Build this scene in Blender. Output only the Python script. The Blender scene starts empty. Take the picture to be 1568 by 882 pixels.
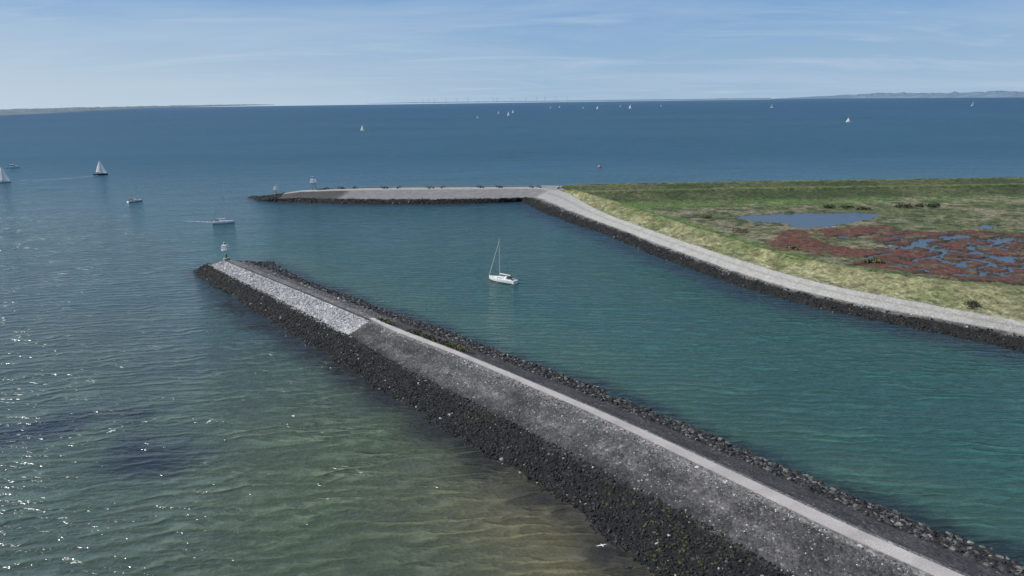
import bpy, math, random
import numpy as np
from mathutils import Matrix, Vector
random.seed(7); rng=np.random.default_rng(7)
scn=bpy.context.scene; COL=scn.collection
CAM_H=50.0; F=1045.0
pitch=math.atan((441-153)/F); roll=-0.0134
R=Matrix.Rotation(math.pi/2-pitch,3,'X')@Matrix.Rotation(roll,3,'Z')
def G(u,v,z=0.0):
    """image pixel -> point where its camera ray meets the plane of height z"""
    d=R@Vector(((u-784)/F,(441-v)/F,-1)); t=(z-CAM_H)/d.z
    return (d.x*t,d.y*t,z)
def GL(pts,z): return np.array([G(u,v,z) for u,v in pts])
# ------------------------------------------------------------ helpers
def _h(ix,iy,s):
    n=(ix.astype(np.int64)*374761393+iy.astype(np.int64)*668265263+s*982451653)&0x7fffffff
    n=((n^(n>>13))*1274126177)&0x7fffffff
    return ((n^(n>>16))&0xffff)/65535.0
def vn(x,y,s=0):
    ix=np.floor(x);iy=np.floor(y);fx=x-ix;fy=y-iy
    fx=fx*fx*(3-2*fx);fy=fy*fy*(3-2*fy)
    a=_h(ix,iy,s);b=_h(ix+1,iy,s);c=_h(ix,iy+1,s);d=_h(ix+1,iy+1,s)
    return (a*(1-fx)+b*fx)*(1-fy)+(c*(1-fx)+d*fx)*fy
def fbm(x,y,s=0,o=4):
    r=0;a=.5;t=0
    for i in range(o):
        r=r+a*vn(x*2**i,y*2**i,s+i*17);t+=a;a*=.5
    return r/t
def sm(a,b,x):
    t=np.clip((x-a)/(b-a),0,1);return t*t*(3-2*t)
def mix(a,b,t): return a*(1-t[...,None])+b*t[...,None]
def dist_poly(px,py,line):
    best=np.full(px.shape,1e9)
    for (x0,y0),(x1,y1) in zip(line[:-1,:2],line[1:,:2]):
        dx,dy=x1-x0,y1-y0;L=dx*dx+dy*dy+1e-9
        t=np.clip(((px-x0)*dx+(py-y0)*dy)/L,0,1)
        best=np.minimum(best,np.hypot(px-x0-t*dx,py-y0-t*dy))
    return best
def inside(px,py,poly):
    c=np.zeros(px.shape,bool);n=len(poly)
    for i in range(n):
        x0,y0=poly[i][:2];x1,y1=poly[(i+1)%n][:2]
        if y0==y1: continue
        m=((y0>py)!=(y1>py))&(px<(x1-x0)*(py-y0)/(y1-y0)+x0)
        c^=m
    return c
def mesh_np(name,V,Fq,mat=None,col=None,smooth=True,parent=None):
    me=bpy.data.meshes.new(name)
    V=np.asarray(V,dtype=np.float32).reshape(-1,3);Fq=np.asarray(Fq,dtype=np.int32)
    k=Fq.shape[1]
    me.vertices.add(len(V));me.vertices.foreach_set('co',V.ravel())
    me.loops.add(Fq.size);me.loops.foreach_set('vertex_index',Fq.ravel())
    me.polygons.add(len(Fq));me.polygons.foreach_set('loop_start',np.arange(0,Fq.size,k,dtype=np.int32))
    me.polygons.foreach_set('loop_total',np.full(len(Fq),k,dtype=np.int32))
    me.update(calc_edges=True);me.validate()
    me.polygons.foreach_set('use_smooth',np.full(len(me.polygons),smooth))
    if col is not None:
        a=me.color_attributes.new('Col','FLOAT_COLOR','POINT')
        c=np.ones((len(V),4),np.float32);cc=np.asarray(col).reshape(len(V),-1);c[:,:cc.shape[1]]=cc
        a.data.foreach_set('color',c.ravel())
    if mat: me.materials.append(mat)
    ob=bpy.data.objects.new(name,me);COL.objects.link(ob)
    if parent: ob.parent=parent
    return ob
def grid_faces(n,m,keep=None):
    i=np.arange(n-1)[:,None];j=np.arange(m-1)[None,:]
    a=(i*m+j);f=np.stack([a,a+1,a+m+1,a+m],-1).reshape(-1,4)
    if keep is not None: f=f[keep.reshape(-1)]
    return f
def raw(name,verts,faces,mat=None,parent=None,smooth=False):
    me=bpy.data.meshes.new(name);me.from_pydata([tuple(v) for v in verts],[],[tuple(f) for f in faces]);me.update()
    for p in me.polygons:p.use_smooth=smooth
    if mat: me.materials.append(mat)
    ob=bpy.data.objects.new(name,me);COL.objects.link(ob)
    if parent: ob.parent=parent
    return ob
def empty(name,loc,rz=0,s=1):
    e=bpy.data.objects.new(name,None);COL.objects.link(e);e.location=loc;e.rotation_euler=(0,0,rz);e.scale=(s,s,s);e.empty_display_size=.5
    return e
def tube(name,p0,p1,r0,r1,mat,parent,n=10):
    p0=Vector(p0);p1=Vector(p1);d=(p1-p0).normalized();a=d.orthogonal().normalized();b=d.cross(a)
    vs=[];
    for p,r in((p0,r0),(p1,r1)):
        for i in range(n):
            t=2*math.pi*i/n;vs.append(p+a*math.cos(t)*r+b*math.sin(t)*r)
    fs=[(i,(i+1)%n,n+(i+1)%n,n+i) for i in range(n)]+[tuple(range(n))[::-1],tuple(range(n,2*n))]
    return raw(name,vs,fs,mat,parent)
def box(name,c,s,mat,parent,taper=1.0):
    x,y,z=c;a,b,h=s[0]/2,s[1]/2,s[2]/2
    vs=[(x-a,y-b,z-h),(x+a,y-b,z-h),(x+a,y+b,z-h),(x-a,y+b,z-h)]+[(x+sx*a*taper,y+sy*b*taper,z+h) for sx,sy in((-1,-1),(1,-1),(1,1),(-1,1))]
    ob=raw(name,vs,[(3,2,1,0),(4,5,6,7),(0,1,5,4),(1,2,6,5),(2,3,7,6),(3,0,4,7)],mat,parent)
    m=ob.modifiers.new('b','BEVEL');m.width=min(s)*.12;m.segments=2
    return ob
# ------------------------------------------------------------ materials
def newmat(name):
    m=bpy.data.materials.new(name);m.use_nodes=True;nt=m.node_tree
    return m,nt,nt.nodes['Principled BSDF']
def N(nt,t,**k):
    n=nt.nodes.new(t)
    for a,b in k.items():
        if a in n.inputs: n.inputs[a].default_value=b
        else: setattr(n,a,b)
    return n
def mathn(nt,op,a,b=None,c=None):
    n=nt.nodes.new('ShaderNodeMath');n.operation=op
    for i,x in enumerate((a,b,c)):
        if x is None: continue
        if isinstance(x,(int,float)): n.inputs[i].default_value=x
        else: nt.links.new(x,n.inputs[i])
    return n.outputs[0]
def maprange(nt,v,a,b,c,d):
    n=nt.nodes.new('ShaderNodeMapRange');nt.links.new(v,n.inputs['Value'])
    for k,x in zip(('From Min','From Max','To Min','To Max'),(a,b,c,d)): n.inputs[k].default_value=x
    return n.outputs[0]
def mixrgb(nt,f,a,b):
    n=nt.nodes.new('ShaderNodeMix');n.data_type='RGBA'
    for k,x in (('Factor',f),('A',a),('B',b)):
        s=n.inputs[0] if k=='Factor' else [i for i in n.inputs if i.name==k and i.type=='RGBA'][0]
        if isinstance(x,(int,float)): s.default_value=x
        elif isinstance(x,tuple): s.default_value=(*x,1)
        else: nt.links.new(x,s)
    return [o for o in n.outputs if o.type=='RGBA'][0]
def simple(name,col,rough=.5,metal=0,var=.12,scale=3):
    m,nt,b=newmat(name)
    tc=N(nt,'ShaderNodeTexCoord');no=N(nt,'ShaderNodeTexNoise',Scale=scale);nt.links.new(tc.outputs['Object'],no.inputs['Vector'])
    f=maprange(nt,no.outputs['Fac'],0,1,1-var*2,1+var*.6)
    mx=N(nt,'ShaderNodeVectorMath',operation='SCALE');mx.inputs[0].default_value=col;nt.links.new(f,mx.inputs['Scale'])
    nt.links.new(mx.outputs[0],b.inputs['Base Color']);b.inputs['Roughness'].default_value=rough;b.inputs['Metallic'].default_value=metal
    return m
def ground_mat(name,cell=2.0,cellvar=.5,nscale=.6,nvar=.35,rough=.85,bump=.15,fine=6.0,spark=0.0,bcell=True):
    """vertex zone colour x procedural stone/grass detail, world coordinates in metres"""
    m,nt,b=newmat(name);l=nt.links
    tc=N(nt,'ShaderNodeTexCoord');P=tc.outputs['Object']
    at=N(nt,'ShaderNodeAttribute',attribute_name='Col')
    vo=N(nt,'ShaderNodeTexVoronoi',Scale=cell);l.new(P,vo.inputs['Vector'])
    sx=N(nt,'ShaderNodeSeparateColor');l.new(vo.outputs['Color'],sx.inputs[0])
    c1=mathn(nt,'MULTIPLY_ADD',sx.outputs[0],2*cellvar,1-cellvar)
    no=N(nt,'ShaderNodeTexNoise',Scale=nscale,Detail=5,Roughness=.68);l.new(P,no.inputs['Vector'])
    c2=mathn(nt,'MULTIPLY_ADD',mathn(nt,'SUBTRACT',no.outputs['Fac'],.5),4*nvar,1.0)
    nf=N(nt,'ShaderNodeTexNoise',Scale=fine,Detail=2);l.new(P,nf.inputs['Vector'])
    c3=mathn(nt,'MULTIPLY_ADD',mathn(nt,'SUBTRACT',nf.outputs['Fac'],.5),1.4,1.0)
    f=mathn(nt,'MAXIMUM',mathn(nt,'MULTIPLY',mathn(nt,'MULTIPLY',c1,c2),c3),.12)
    if spark>0:
        s=mathn(nt,'GREATER_THAN',sx.outputs[1],1-spark)
        f=mathn(nt,'ADD',f,mathn(nt,'MULTIPLY',s,1.5))
    mx=N(nt,'ShaderNodeVectorMath',operation='SCALE');l.new(at.outputs['Color'],mx.inputs[0]);l.new(f,mx.inputs['Scale'])
    l.new(mx.outputs[0],b.inputs['Base Color']);b.inputs['Roughness'].default_value=rough
    b.inputs['Specular IOR Level'].default_value=.3
    h=mathn(nt,'ADD',mathn(nt,'MULTIPLY',vo.outputs['Distance'],-.8 if bcell else 0.0),nf.outputs['Fac'])
    bp=N(nt,'ShaderNodeBump',Strength=.9,Distance=bump);l.new(h,bp.inputs['Height']);l.new(bp.outputs[0],b.inputs['Normal'])
    return m
M_stone=ground_mat('revetment_stone',cell=2.8,cellvar=.34,nscale=.35,nvar=.42,bump=.12,fine=3.5,spark=.018)
M_grass=ground_mat('grass_land',cell=.35,cellvar=.16,nscale=.5,nvar=.75,bump=.45,fine=1.3,rough=.95,bcell=False)
M_path=ground_mat('path_concrete',cell=.5,cellvar=.06,nscale=.4,nvar=.12,bump=.01,fine=9,bcell=False)
M_rock=ground_mat('rock',cell=1.5,cellvar=.4,nscale=1.2,nvar=.3,bump=.05,fine=9,rough=.6,bcell=False)
# ------------------------------------------------------------ breakwater lines, given in image pixels
A=[GL([(294,418),(340,452),(400,488),(440,517),(500,552),(560,592),(640,642),(700,682),(770,722),(850,775),(900,815),(950,870)],-.4),
 GL([(314,405),(360,430),(420,460),(480,492),(527,517),(600,563),(720,625),(850,695),(1000,775),(1100,832),(1180,880)],1.6),
 GL([(345,399),(400,421),(480,453),(568,490),(600,507),(700,545),(800,588),(900,632),(1000,680),(1100,729),(1200,779),(1300,828),(1400,872)],4.2),
 GL([(356,398),(410,419),(490,451),(574,487),(600,499),(700,537),(800,578),(900,620),(1000,664),(1100,710),(1200,756),(1300,802),(1400,846),(1480,880)],4.2),
 GL([(380,400),(440,425),(500,448),(600,487),(700,524),(800,563),(900,603),(1000,644),(1100,687),(1200,731),(1300,775),(1400,818),(1500,858)],2.2),
 GL([(415,402),(440,415),(475,432),(520,447),(600,478),(700,512),(800,550),(900,588),(1000,630),(1100,672),(1200,715),(1300,757),(1400,798),(1500,838),(1568,862)],-.4)]
dA=(A[2][-1]-A[2][2]);dA[2]=0;dA/=np.linalg.norm(dA)
dE=(A[2][-1]-A[2][-5]);dE[2]=0;dE/=np.linalg.norm(dE)
send=(A[2][-1]@dE)+75
nose=[2.5,4.5,7,7,5,2.5]
lines=[]
for i,l in enumerate(A):
    n=l[0]-dA*nose[i];n[2]=-.6
    e=l[-1]+dE*(send-l[-1]@dE)
    lines.append(np.vstack([n,l,e]))
def resamp(l,n,smooth=0):
    d=np.r_[0,np.cumsum(np.linalg.norm(np.diff(l[:,:2],axis=0),axis=1))];t=np.linspace(0,d[-1],n)
    r=np.stack([np.interp(t,d,l[:,k]) for k in range(3)],1)
    if smooth:
        k=np.ones(2*smooth+1)/(2*smooth+1)
        for c in range(2):
            p=np.pad(r[:,c],smooth,mode='reflect',reflect_type='odd');r[:,c]=np.convolve(p,k,'valid')
    return r
def loft(ls,subs):
    rows=[];T=[]
    for i in range(len(ls)-1):
        for k in range(subs[i]):
            t=k/subs[i];rows.append(ls[i]*(1-t)+ls[i+1]*t);T.append(i+t)
    rows.append(ls[-1]);T.append(len(ls)-1.0)
    return np.stack(rows,1),np.array(T)
NA=640
rl=[resamp(l,NA,5) for l in lines]
PA,TA=loft(rl,[30,26,6,12,18])
def rough_disp(P,amp,s=1.0,seed=3):
    return (fbm(P[...,0]*s,P[...,1]*s,seed,3)-.5)*2*amp
TT=np.broadcast_to(TA[None,:],PA.shape[:2])
# seam between the pale rubble head section and the darker slope
sa=np.array(G(527,517,1.6));sb=np.array(G(569,490,4.2));sd=sb-sa
side=(PA[...,0]-sa[0])*sd[1]-(PA[...,1]-sa[1])*sd[0]
headside=((-100-sa[0])*sd[1]-(205-sa[1])*sd[0])
head=(side*np.sign(headside)>0)
X,Y=PA[...,0],PA[...,1]
nz=fbm(X*.35,Y*.35,11,4)-.5; nz2=fbm(X*.08,Y*.08,21,3)-.5;nz3=fbm(X*.9,Y*.9,23,3)-.5
dark=np.array([.014,.0135,.013]);mid=np.array([.115,.110,.108]);light=np.array([.36,.357,.355])
harb=np.array([.062,.058,.056])
tz=TT+nz*.4
c=np.broadcast_to(dark,PA.shape).copy()
slope=mix(np.broadcast_to(mid,PA.shape),np.broadcast_to(mid*.45,PA.shape),np.clip(.5+nz2*3.5+nz*1.5,0,1))
band=.5+.5*np.sin(TT*14+nz2*6)
slope=slope*(0.82+.30*band[...,None])*(.72+.40*np.clip(TT-1,0,1))[...,None]*(1+nz3*.9)[...,None]
slope=np.where(head[...,None],light*(1+nz[...,None]*.5),slope)
c=mix(c,slope,sm(.98,1.30,np.where(head,(TT-1)*1.6+1+nz*.10,tz)))
c=np.where((TT>=1.955)[...,None]&(~head[...,None]),np.array([.16,.155,.148]),c)
c=np.where(((TT>=1.99)&(TT<=3.01))[...,None]&head[...,None],np.array([.13,.127,.122]),c)
c=np.where(((TT>1.95)&(TT<2.12))[...,None]&head[...,None],np.array([.035,.035,.035]),c)  # narrow shadowed strip beside the head crest, painted in dark
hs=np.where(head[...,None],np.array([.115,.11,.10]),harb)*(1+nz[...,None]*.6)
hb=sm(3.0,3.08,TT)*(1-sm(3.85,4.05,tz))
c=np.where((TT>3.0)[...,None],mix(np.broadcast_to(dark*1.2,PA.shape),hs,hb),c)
amp=np.where(TT<1.1,.16,np.where(TT<1.95,.08,np.where(TT<3.05,0.0,np.where(TT<3.9,.05,.24))))
def edge_rag(P,t): # uneven toe at the waterline
    return (fbm(P[...,0]*.28,P[...,1]*.28,71,4)-.5)*1.1*t
PA2=PA.copy();PA2[...,2]+=rough_disp(PA,1,1.3)*amp+edge_rag(PA,(1-sm(.3,.7,TT)))+edge_rag(PA,sm(4.4,4.8,TT))*.6
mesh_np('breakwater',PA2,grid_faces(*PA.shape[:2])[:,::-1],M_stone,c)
def slab(name,La,Lb,mat,col,h=.12,joint=None):
    n=len(La);Z=np.array([0,0,h])
    V=np.stack([La-np.array([0,0,.2]),La+Z,Lb+Z,Lb-np.array([0,0,.2])],1)
    nzp=(fbm(V[...,0]*.3,V[...,1]*.3,5,3)-.5)*.35
    return mesh_np(name,V,grid_faces(n,4)[:,::-1],mat,np.array(col)*(1+nzp[...,None]),smooth=False)
i0=int(np.argmax(~head[:,np.searchsorted(TA,2.5)]))
sl=slice(i0-3,NA)
slab('concrete_path',rl[2][sl]*.84+rl[3][sl]*.16,rl[2][sl]*.16+rl[3][sl]*.84,M_path,[.41,.375,.35])
# ---------- far breakwater and east shore
B0=GL([(378,303),(400,309),(450,311),(560,314.5),(700,314),(780,311),(800,309),(812,318),(850,337),(900,352),(960,376),(1010,398),(1060,416),(1120,440),(1200,462),(1300,487),(1400,508),(1500,530),(1568,545),(1700,575)],-.4)
B1=GL([(384,302),(405,304.5),(450,303.5),(560,306),(700,306),(785,304),(806,302.5),(825,308),(862,323),(910,340),(965,360),(1010,378),(1060,396),(1120,418),(1200,443),(1300,466),(1400,485),(1500,503),(1568,515),(1700,545)],1.8)
B2=GL([(390,301),(415,298),(450,293.5),(560,289.3),(700,288.5),(785,288),(825,288),(862,291),(885,305),(920,325),(975,345),(1020,361),(1070,378),(1125,396),(1205,421),(1300,444),(1400,462),(1500,481),(1568,493),(1700,520)],4.5)
C1=GL([(866,287),(915,300),(970,317),(1040,340),(1100,358),(1160,378),(1210,393),(1290,407),(1400,424),(1568,440),(1700,455)],7.0)
D0=GL([(862,284),(915,282),(1100,278.5),(1300,275.5),(1568,271.5),(1800,268)],7.0)
def isub(l,k):
    n=len(l);t=np.linspace(0,n-1,(n-1)*k+1);r=np.stack([np.interp(t,np.arange(n),l[:,q]) for q in range(3)],1)
    s=k//2
    for c in range(2):
        p=np.pad(r[:,c],s,mode='reflect',reflect_type='odd');r[:,c]=np.convolve(p,np.ones(2*s+1)/(2*s+1),'valid')
    return r
# dam B
off=lambda l,dx,dy,z:np.stack([l[:,0]+dx,l[:,1]+dy,np.full(len(l),z)],1)
b0,b1,b2=B0[:8].copy(),B1[:8].copy(),B2[:8].copy()
tip=b0[0].copy();tip[2]=-.5
b1[0]=tip+[.5,.8,.1];b2[0]=tip+[.9,1.6,.2]
b1[1]=np.array(G(402,305.5,1.0));b2[1]=np.array(G(414,300.5,2.2))
b3=off(b2,.3,5.0,4.5);b3[0]=tip+[.9,2.6,.2];b3[1]=b2[1]+[.3,2,0]
b4=off(b2,.8,17,-.5);b4[0]=tip+[.5,3.4,0];b4[1,:2]=b2[1,:2]+[0,8]
ls=[isub(l,40) for l in(b0,b1,b2,b3,b4)]
PB,TB=loft(ls,[14,18,5,14])
TTb=np.broadcast_to(TB[None,:],PB.shape[:2]);X,Y=PB[...,0],PB[...,1]
nz=fbm(X*.35,Y*.35,31,4)-.5
tipw=1-sm(G(505,300,4)[0],G(520,300,4)[0],X+ (TTb-1)*-4)
lt=mix(np.broadcast_to(np.array([.20,.195,.188]),PB.shape),np.broadcast_to(np.array([.07,.068,.066]),PB.shape),tipw)*(1+nz[...,None]*.25)
c=mix(np.broadcast_to(dark,PB.shape),lt,sm(1.0,1.1,TTb+nz*.2))
c=np.where(((TTb>=1.94)&(TTb<=3.0))[...,None],np.array([.33,.32,.30]),c)
c=mix(c,np.broadcast_to(dark*1.5,PB.shape),1-sm(G(400,300,1)[0],G(450,296,4)[0],X+nz*8))
PB2=PB.copy();PB2[...,2]+=rough_disp(PB,1,1.3)*np.where((TTb<1.1)|(TTb>3.2),.3,0.0)
M_smooth=ground_mat('smooth_revetment',cell=1.2,cellvar=.12,nscale=.3,nvar=.2,bump=.04,fine=3.0)
mesh_np('breakwater',PB2,grid_faces(*PB.shape[:2])[:,::-1],M_smooth,c)
slab('parapet_wall',ls[3][90:]+[0,0,.0],ls[3][90:]+np.array([.1,.7,0]),M_path,[.26,.25,.235],h=.5)
# shore
b0,b1,b2=B0[6:],B1[6:],B2[6:]
ls=[isub(l,30) for l in(b0,b1,b2)]
PS,TS=loft(ls,[16,14])
TTs=np.broadcast_to(TS[None,:],PS.shape[:2]);X,Y=PS[...,0],PS[...,1]
nz=fbm(X*.3,Y*.3,41,4)-.5
c=mix(np.broadcast_to(dark*1.1,PS.shape),np.broadcast_to(np.array([.12,.115,.108]),PS.shape)*(1+nz[...,None]*.8),sm(.85,1.06,TTs+nz*.4))
c=mix(c,np.broadcast_to(np.array([.33,.32,.30]),PS.shape)*(1+nz[...,None]*.12),sm(1.12,1.2,TTs+nz*.08))
c=mix(c,np.broadcast_to(np.array([.25,.235,.205]),PS.shape),sm(1.55,1.6,TTs+nz*.03)*(1-sm(1.68,1.73,TTs))*.8)
PS2=PS.copy();PS2[...,2]+=rough_disp(PS,1,1.3)*np.where(TTs<1.02,.2,.0)+edge_rag(PS,(1-sm(.3,.7,TTs)))
M_pave=ground_mat('paved_revetment',cell=1.2,cellvar=.07,nscale=.3,nvar=.14,bump=.02,fine=3.5)
jn=int(np.searchsorted(TS,1.05))
mesh_np('shore_rock_toe',PS2[:,:jn+1],grid_faces(PS.shape[0],jn+1)[:,::-1],M_stone,c[:,:jn+1])
mesh_np('paved_dike_revetment',PS2[:,jn:],grid_faces(PS.shape[0],PS.shape[1]-jn)[:,::-1],M_pave,c[:,jn:])
cr=[isub(l,30) for l in (B2[7:],)][0]
c1=resamp(C1,len(cr),20)
PG,TG=loft([cr,c1],[34])
X,Y=PG[...,0],PG[...,1];TTg=np.broadcast_to(TG[None,:],PG.shape[:2])
PG2=PG.copy();PG2[...,2]=4.5+2.5*sm(.05,.95,TTg)+(fbm(X*.5,Y*.5,8,3)-.5)*.45*sm(0,.2,TTg)
g1=np.array([.205,.195,.100]);g2=np.array([.115,.135,.052]);sand_c=np.array([.29,.27,.20])
nz=fbm(X*.12,Y*.12,51,4)-.5;nzf=fbm(X*.8,Y*.8,52,3)-.5
c=mix(np.broadcast_to(g1,PG.shape),np.broadcast_to(g2,PG.shape),np.clip(.45+nz*3+nzf*2.2-.2*TTg,0,1))
c=mix(c,np.broadcast_to(sand_c,PG.shape),(1-sm(.0,.12,TTg+nzf*.15)))
c=mix(c,np.broadcast_to(np.array([.30,.29,.18]),PG.shape),np.clip((fbm(X*.9,Y*.9,57,3)-.56)*6,0,1)*(1-sm(.3,.7,TTg)))
c=mix(c,np.broadcast_to(np.array([.13,.18,.05]),PG.shape),sm(.8,1.0,TTg)*.4)
mesh_np('dike_outer_slope',PG2,grid_faces(*PG.shape[:2])[:,::-1],M_grass,c)
plaza=[G(820,287,4.5),G(862,292,4.5),G(878,300,4.5),G(872,290,4.6),G(862,284.5,4.6),G(830,284,4.5)]
raw('asphalt_apron',[(x,y,4.52) for x,y,z in plaza],[tuple(range(6))],simple('apron_asphalt',(.3,.29,.27),.9))
# ------------------------------------------------------------ marsh / land heightfield
gx=np.arange(25,420,.8);gy=np.arange(120,440,.8)
X,Y=np.meshgrid(gx,gy,indexing='ij')
poly=np.vstack([C1[:,:2],D0[::-1,:2]])
ins=inside(X,Y,poly)
dC=dist_poly(X,Y,C1);dD=dist_poly(X,Y,D0)
Z=np.maximum(2.0,7.0-dC/3.0)
zD=7-dD*5/38.; zD=np.where((dD>12)&(dD<18),7-12*5/38.,zD)
Z=np.maximum(Z,zD)
nl=fbm(X*.06,Y*.06,61,4);nm=fbm(X*.25,Y*.25,62,4);nf=fbm(X*.7,Y*.7,63,3);nk=fbm(X*.13,Y*.13,64,4)
flat=(Z<2.2)
Z=Z+(nm-.5)*.6+(nf-.5)*.5
pond=[G(u,v,2)[:2] for u,v in [(1118,331),(1150,328),(1190,326),(1240,325),(1320,324),(1350,327),(1335,334),(1290,344),(1240,349),(1210,348),(1200,341),(1150,338)]]
pond2=[G(u,v,2)[:2] for u,v in [(1485,346),(1510,342),(1545,346),(1515,350)]]
def P2(l): return np.array([G(u,v,2) for u,v in l])
cks=[P2([(1365,378),(1410,374),(1450,384),(1500,388),(1568,402),(1640,410)]),P2([(1410,374),(1425,366),(1470,362),(1520,368),(1568,366)]),
P2([(1420,392),(1460,403),(1500,396),(1540,412),(1568,408)]),P2([(1450,384),(1440,394),(1400,398),(1370,392)]),P2([(1500,388),(1490,378),(1530,376),(1600,384)]),
P2([(1540,412),(1510,422),(1450,418)]),P2([(1280,361),(1310,364),(1340,358)]),P2([(1530,395),(1560,392),(1640,395)]),P2([(1430,425),(1500,430),(1600,440)])]
wx=X+(nm-.5)*8;wy=Y+(fbm(X*.25,Y*.25,77,4)-.5)*8
R1=[G(u,v,2)[:2] for u,v in [(1365,352),(1430,355),(1500,352),(1568,360),(1640,365),(1740,380),(1740,445),(1640,442),(1568,437),(1480,428),(1380,416),(1290,404),(1330,398),(1320,388),(1370,376),(1330,366)]]
R2=[G(u,v,2)[:2] for u,v in [(1160,376),(1205,352),(1240,352),(1235,362),(1270,374),(1340,384),(1330,396),(1260,390),(1200,384)]]
R3=[G(u,v,2)[:2] for u,v in [(1240,352),(1300,346),(1365,345),(1370,354),(1310,364),(1260,363)]]
dk=np.full(X.shape,1e9)
for i,k in enumerate(cks): dk=np.minimum(dk,dist_poly(wx,wy,k)-(1.8 if i in(0,1) else 1.2 if i==2 else .8))
# straight dug ditches dividing the red beds
q=cks[0][4]-cks[0][1];q/=np.linalg.norm(q);ax,ay=q[0],q[1]
sx1=X+(nm-.5)*2;sy1=Y+(nm-.5)*2
cu=sx1*ax+sy1*ay;cv=-sx1*ay+sy1*ax
row=np.floor(cv/12.0)
du=np.abs(((cu+row*5.3)/15.0)%1-.5)*15.0; dv=np.abs((cv/12.0)%1-.5)*12.0
inR1=inside(X,Y,R1)
dit=np.where(_h(np.floor((cu+row*5.3)/15+.5),row,5)>.25,7.5-du,9)
dit2=np.where(_h(np.floor(cu/22),np.floor(cv/12+.5),9)>.2,6.0-dv,9)
dd_=np.minimum(dit-.55,dit2-.75)
dk=np.where(inR1,np.minimum(dk,dd_),dk)
pm=inside(X+(nm-.5)*6,Y+(nf-.5)*6,pond)|inside(wx,wy,pond2)
red=inside(wx,wy,R1)|inside(wx,wy,R2)|inside(wx,wy,R3)
pools=(fbm(X*.11,Y*.11,88,3)>.80)&inR1
water=(dk<0)|pm|pools
Z=np.where(water&flat,1.45,Z)
shp=X.shape+(3,)
gB=lambda a:np.broadcast_to(np.array(a),shp)
c=mix(gB([.105,.115,.05]),gB([.185,.165,.105]),np.clip((nl-.5)*5+(nk-.5)*3+.4,0,1))
c=mix(c,gB([.048,.065,.028]),np.clip((nm-.50)*6,0,1))
redc=mix(gB([.115,.042,.030]),gB([.088,.055,.038]),np.clip((nf-.4)*3,0,1))
redc=mix(redc,gB([.10,.105,.055]),np.clip((nm-.60)*9,0,1)*.7)
redc=mix(redc,gB([.11,.115,.06]),np.clip((nl-.58)*9,0,1)*.6)
c=mix(c,redc,np.where(red,1.,0.))
edge=(dk<.9)&(dk>=0);c=np.where(edge[...,None]&red[...,None],np.array([.055,.036,.026]),c)
bright=gB([.080,.155,.03])
brm=(1-sm(40,60,dD+ (nl-.5)*34))*(1-sm(210,290,X))*.85
c=mix(c,bright,np.clip(brm*(.1+nm*.8+(nk-.5)*1.5),0,1))
c=mix(c,bright,(1-sm(12,22,dC+(nm-.5)*8))*.85*(1-sm(130,180,X)))
dk_c=mix(gB([.045,.064,.024]),gB([.085,.095,.042]),np.clip((nl-.4)*4+(nf-.5)*2,0,1))
c=mix(c,dk_c,1-sm(30,38,dD))
c=mix(c,gB([.14,.16,.06]),(1-sm(1.5,3.5,np.abs(dD-15)))*.55)
c=mix(c,gB([.14,.16,.06]),(1-sm(1,3,dD))*.7)
c=np.where((water&flat)[...,None],np.array([.05,.045,.03]),c)
V=np.stack([X,Y,Z],-1)
kf=ins[:-1,:-1]|ins[1:,1:]|ins[1:,:-1]|ins[:-1,1:]
mesh_np('salt_marsh',V,grid_faces(len(gx),len(gy),kf)[:,:],M_grass,c)
d0=resamp(D0,80,3);PD,TD=loft([off(d0,0,30,-1.0),off(d0,0,2,6.9),d0+[0,-.5,0]],[10,3])
mesh_np('sea_dike',PD,grid_faces(*PD.shape[:2]),M_grass,np.broadcast_to(np.array([.13,.14,.07]),PD.shape))
mw,nt,b=newmat('marsh_water');b.inputs['Base Color'].default_value=(.065,.080,.098,1);b.inputs['Roughness'].default_value=.25;b.inputs['Specular IOR Level'].default_value=.35
no=N(nt,'ShaderNodeTexNoise',Scale=.8,Detail=4);tc=N(nt,'ShaderNodeTexCoord');nt.links.new(tc.outputs['Object'],no.inputs['Vector'])
bp=N(nt,'ShaderNodeBump',Strength=.5,Distance=.2);nt.links.new(no.outputs['Fac'],bp.inputs['Height']);nt.links.new(bp.outputs[0],b.inputs['Normal'])
mx0=[G(u,v,1.7) for u,v in[(1100,318),(1700,322),(1760,450),(1480,426),(1320,402),(1160,372)]]
raw('marsh_pools',mx0,[tuple(range(6))[::-1]],mw)
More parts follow.
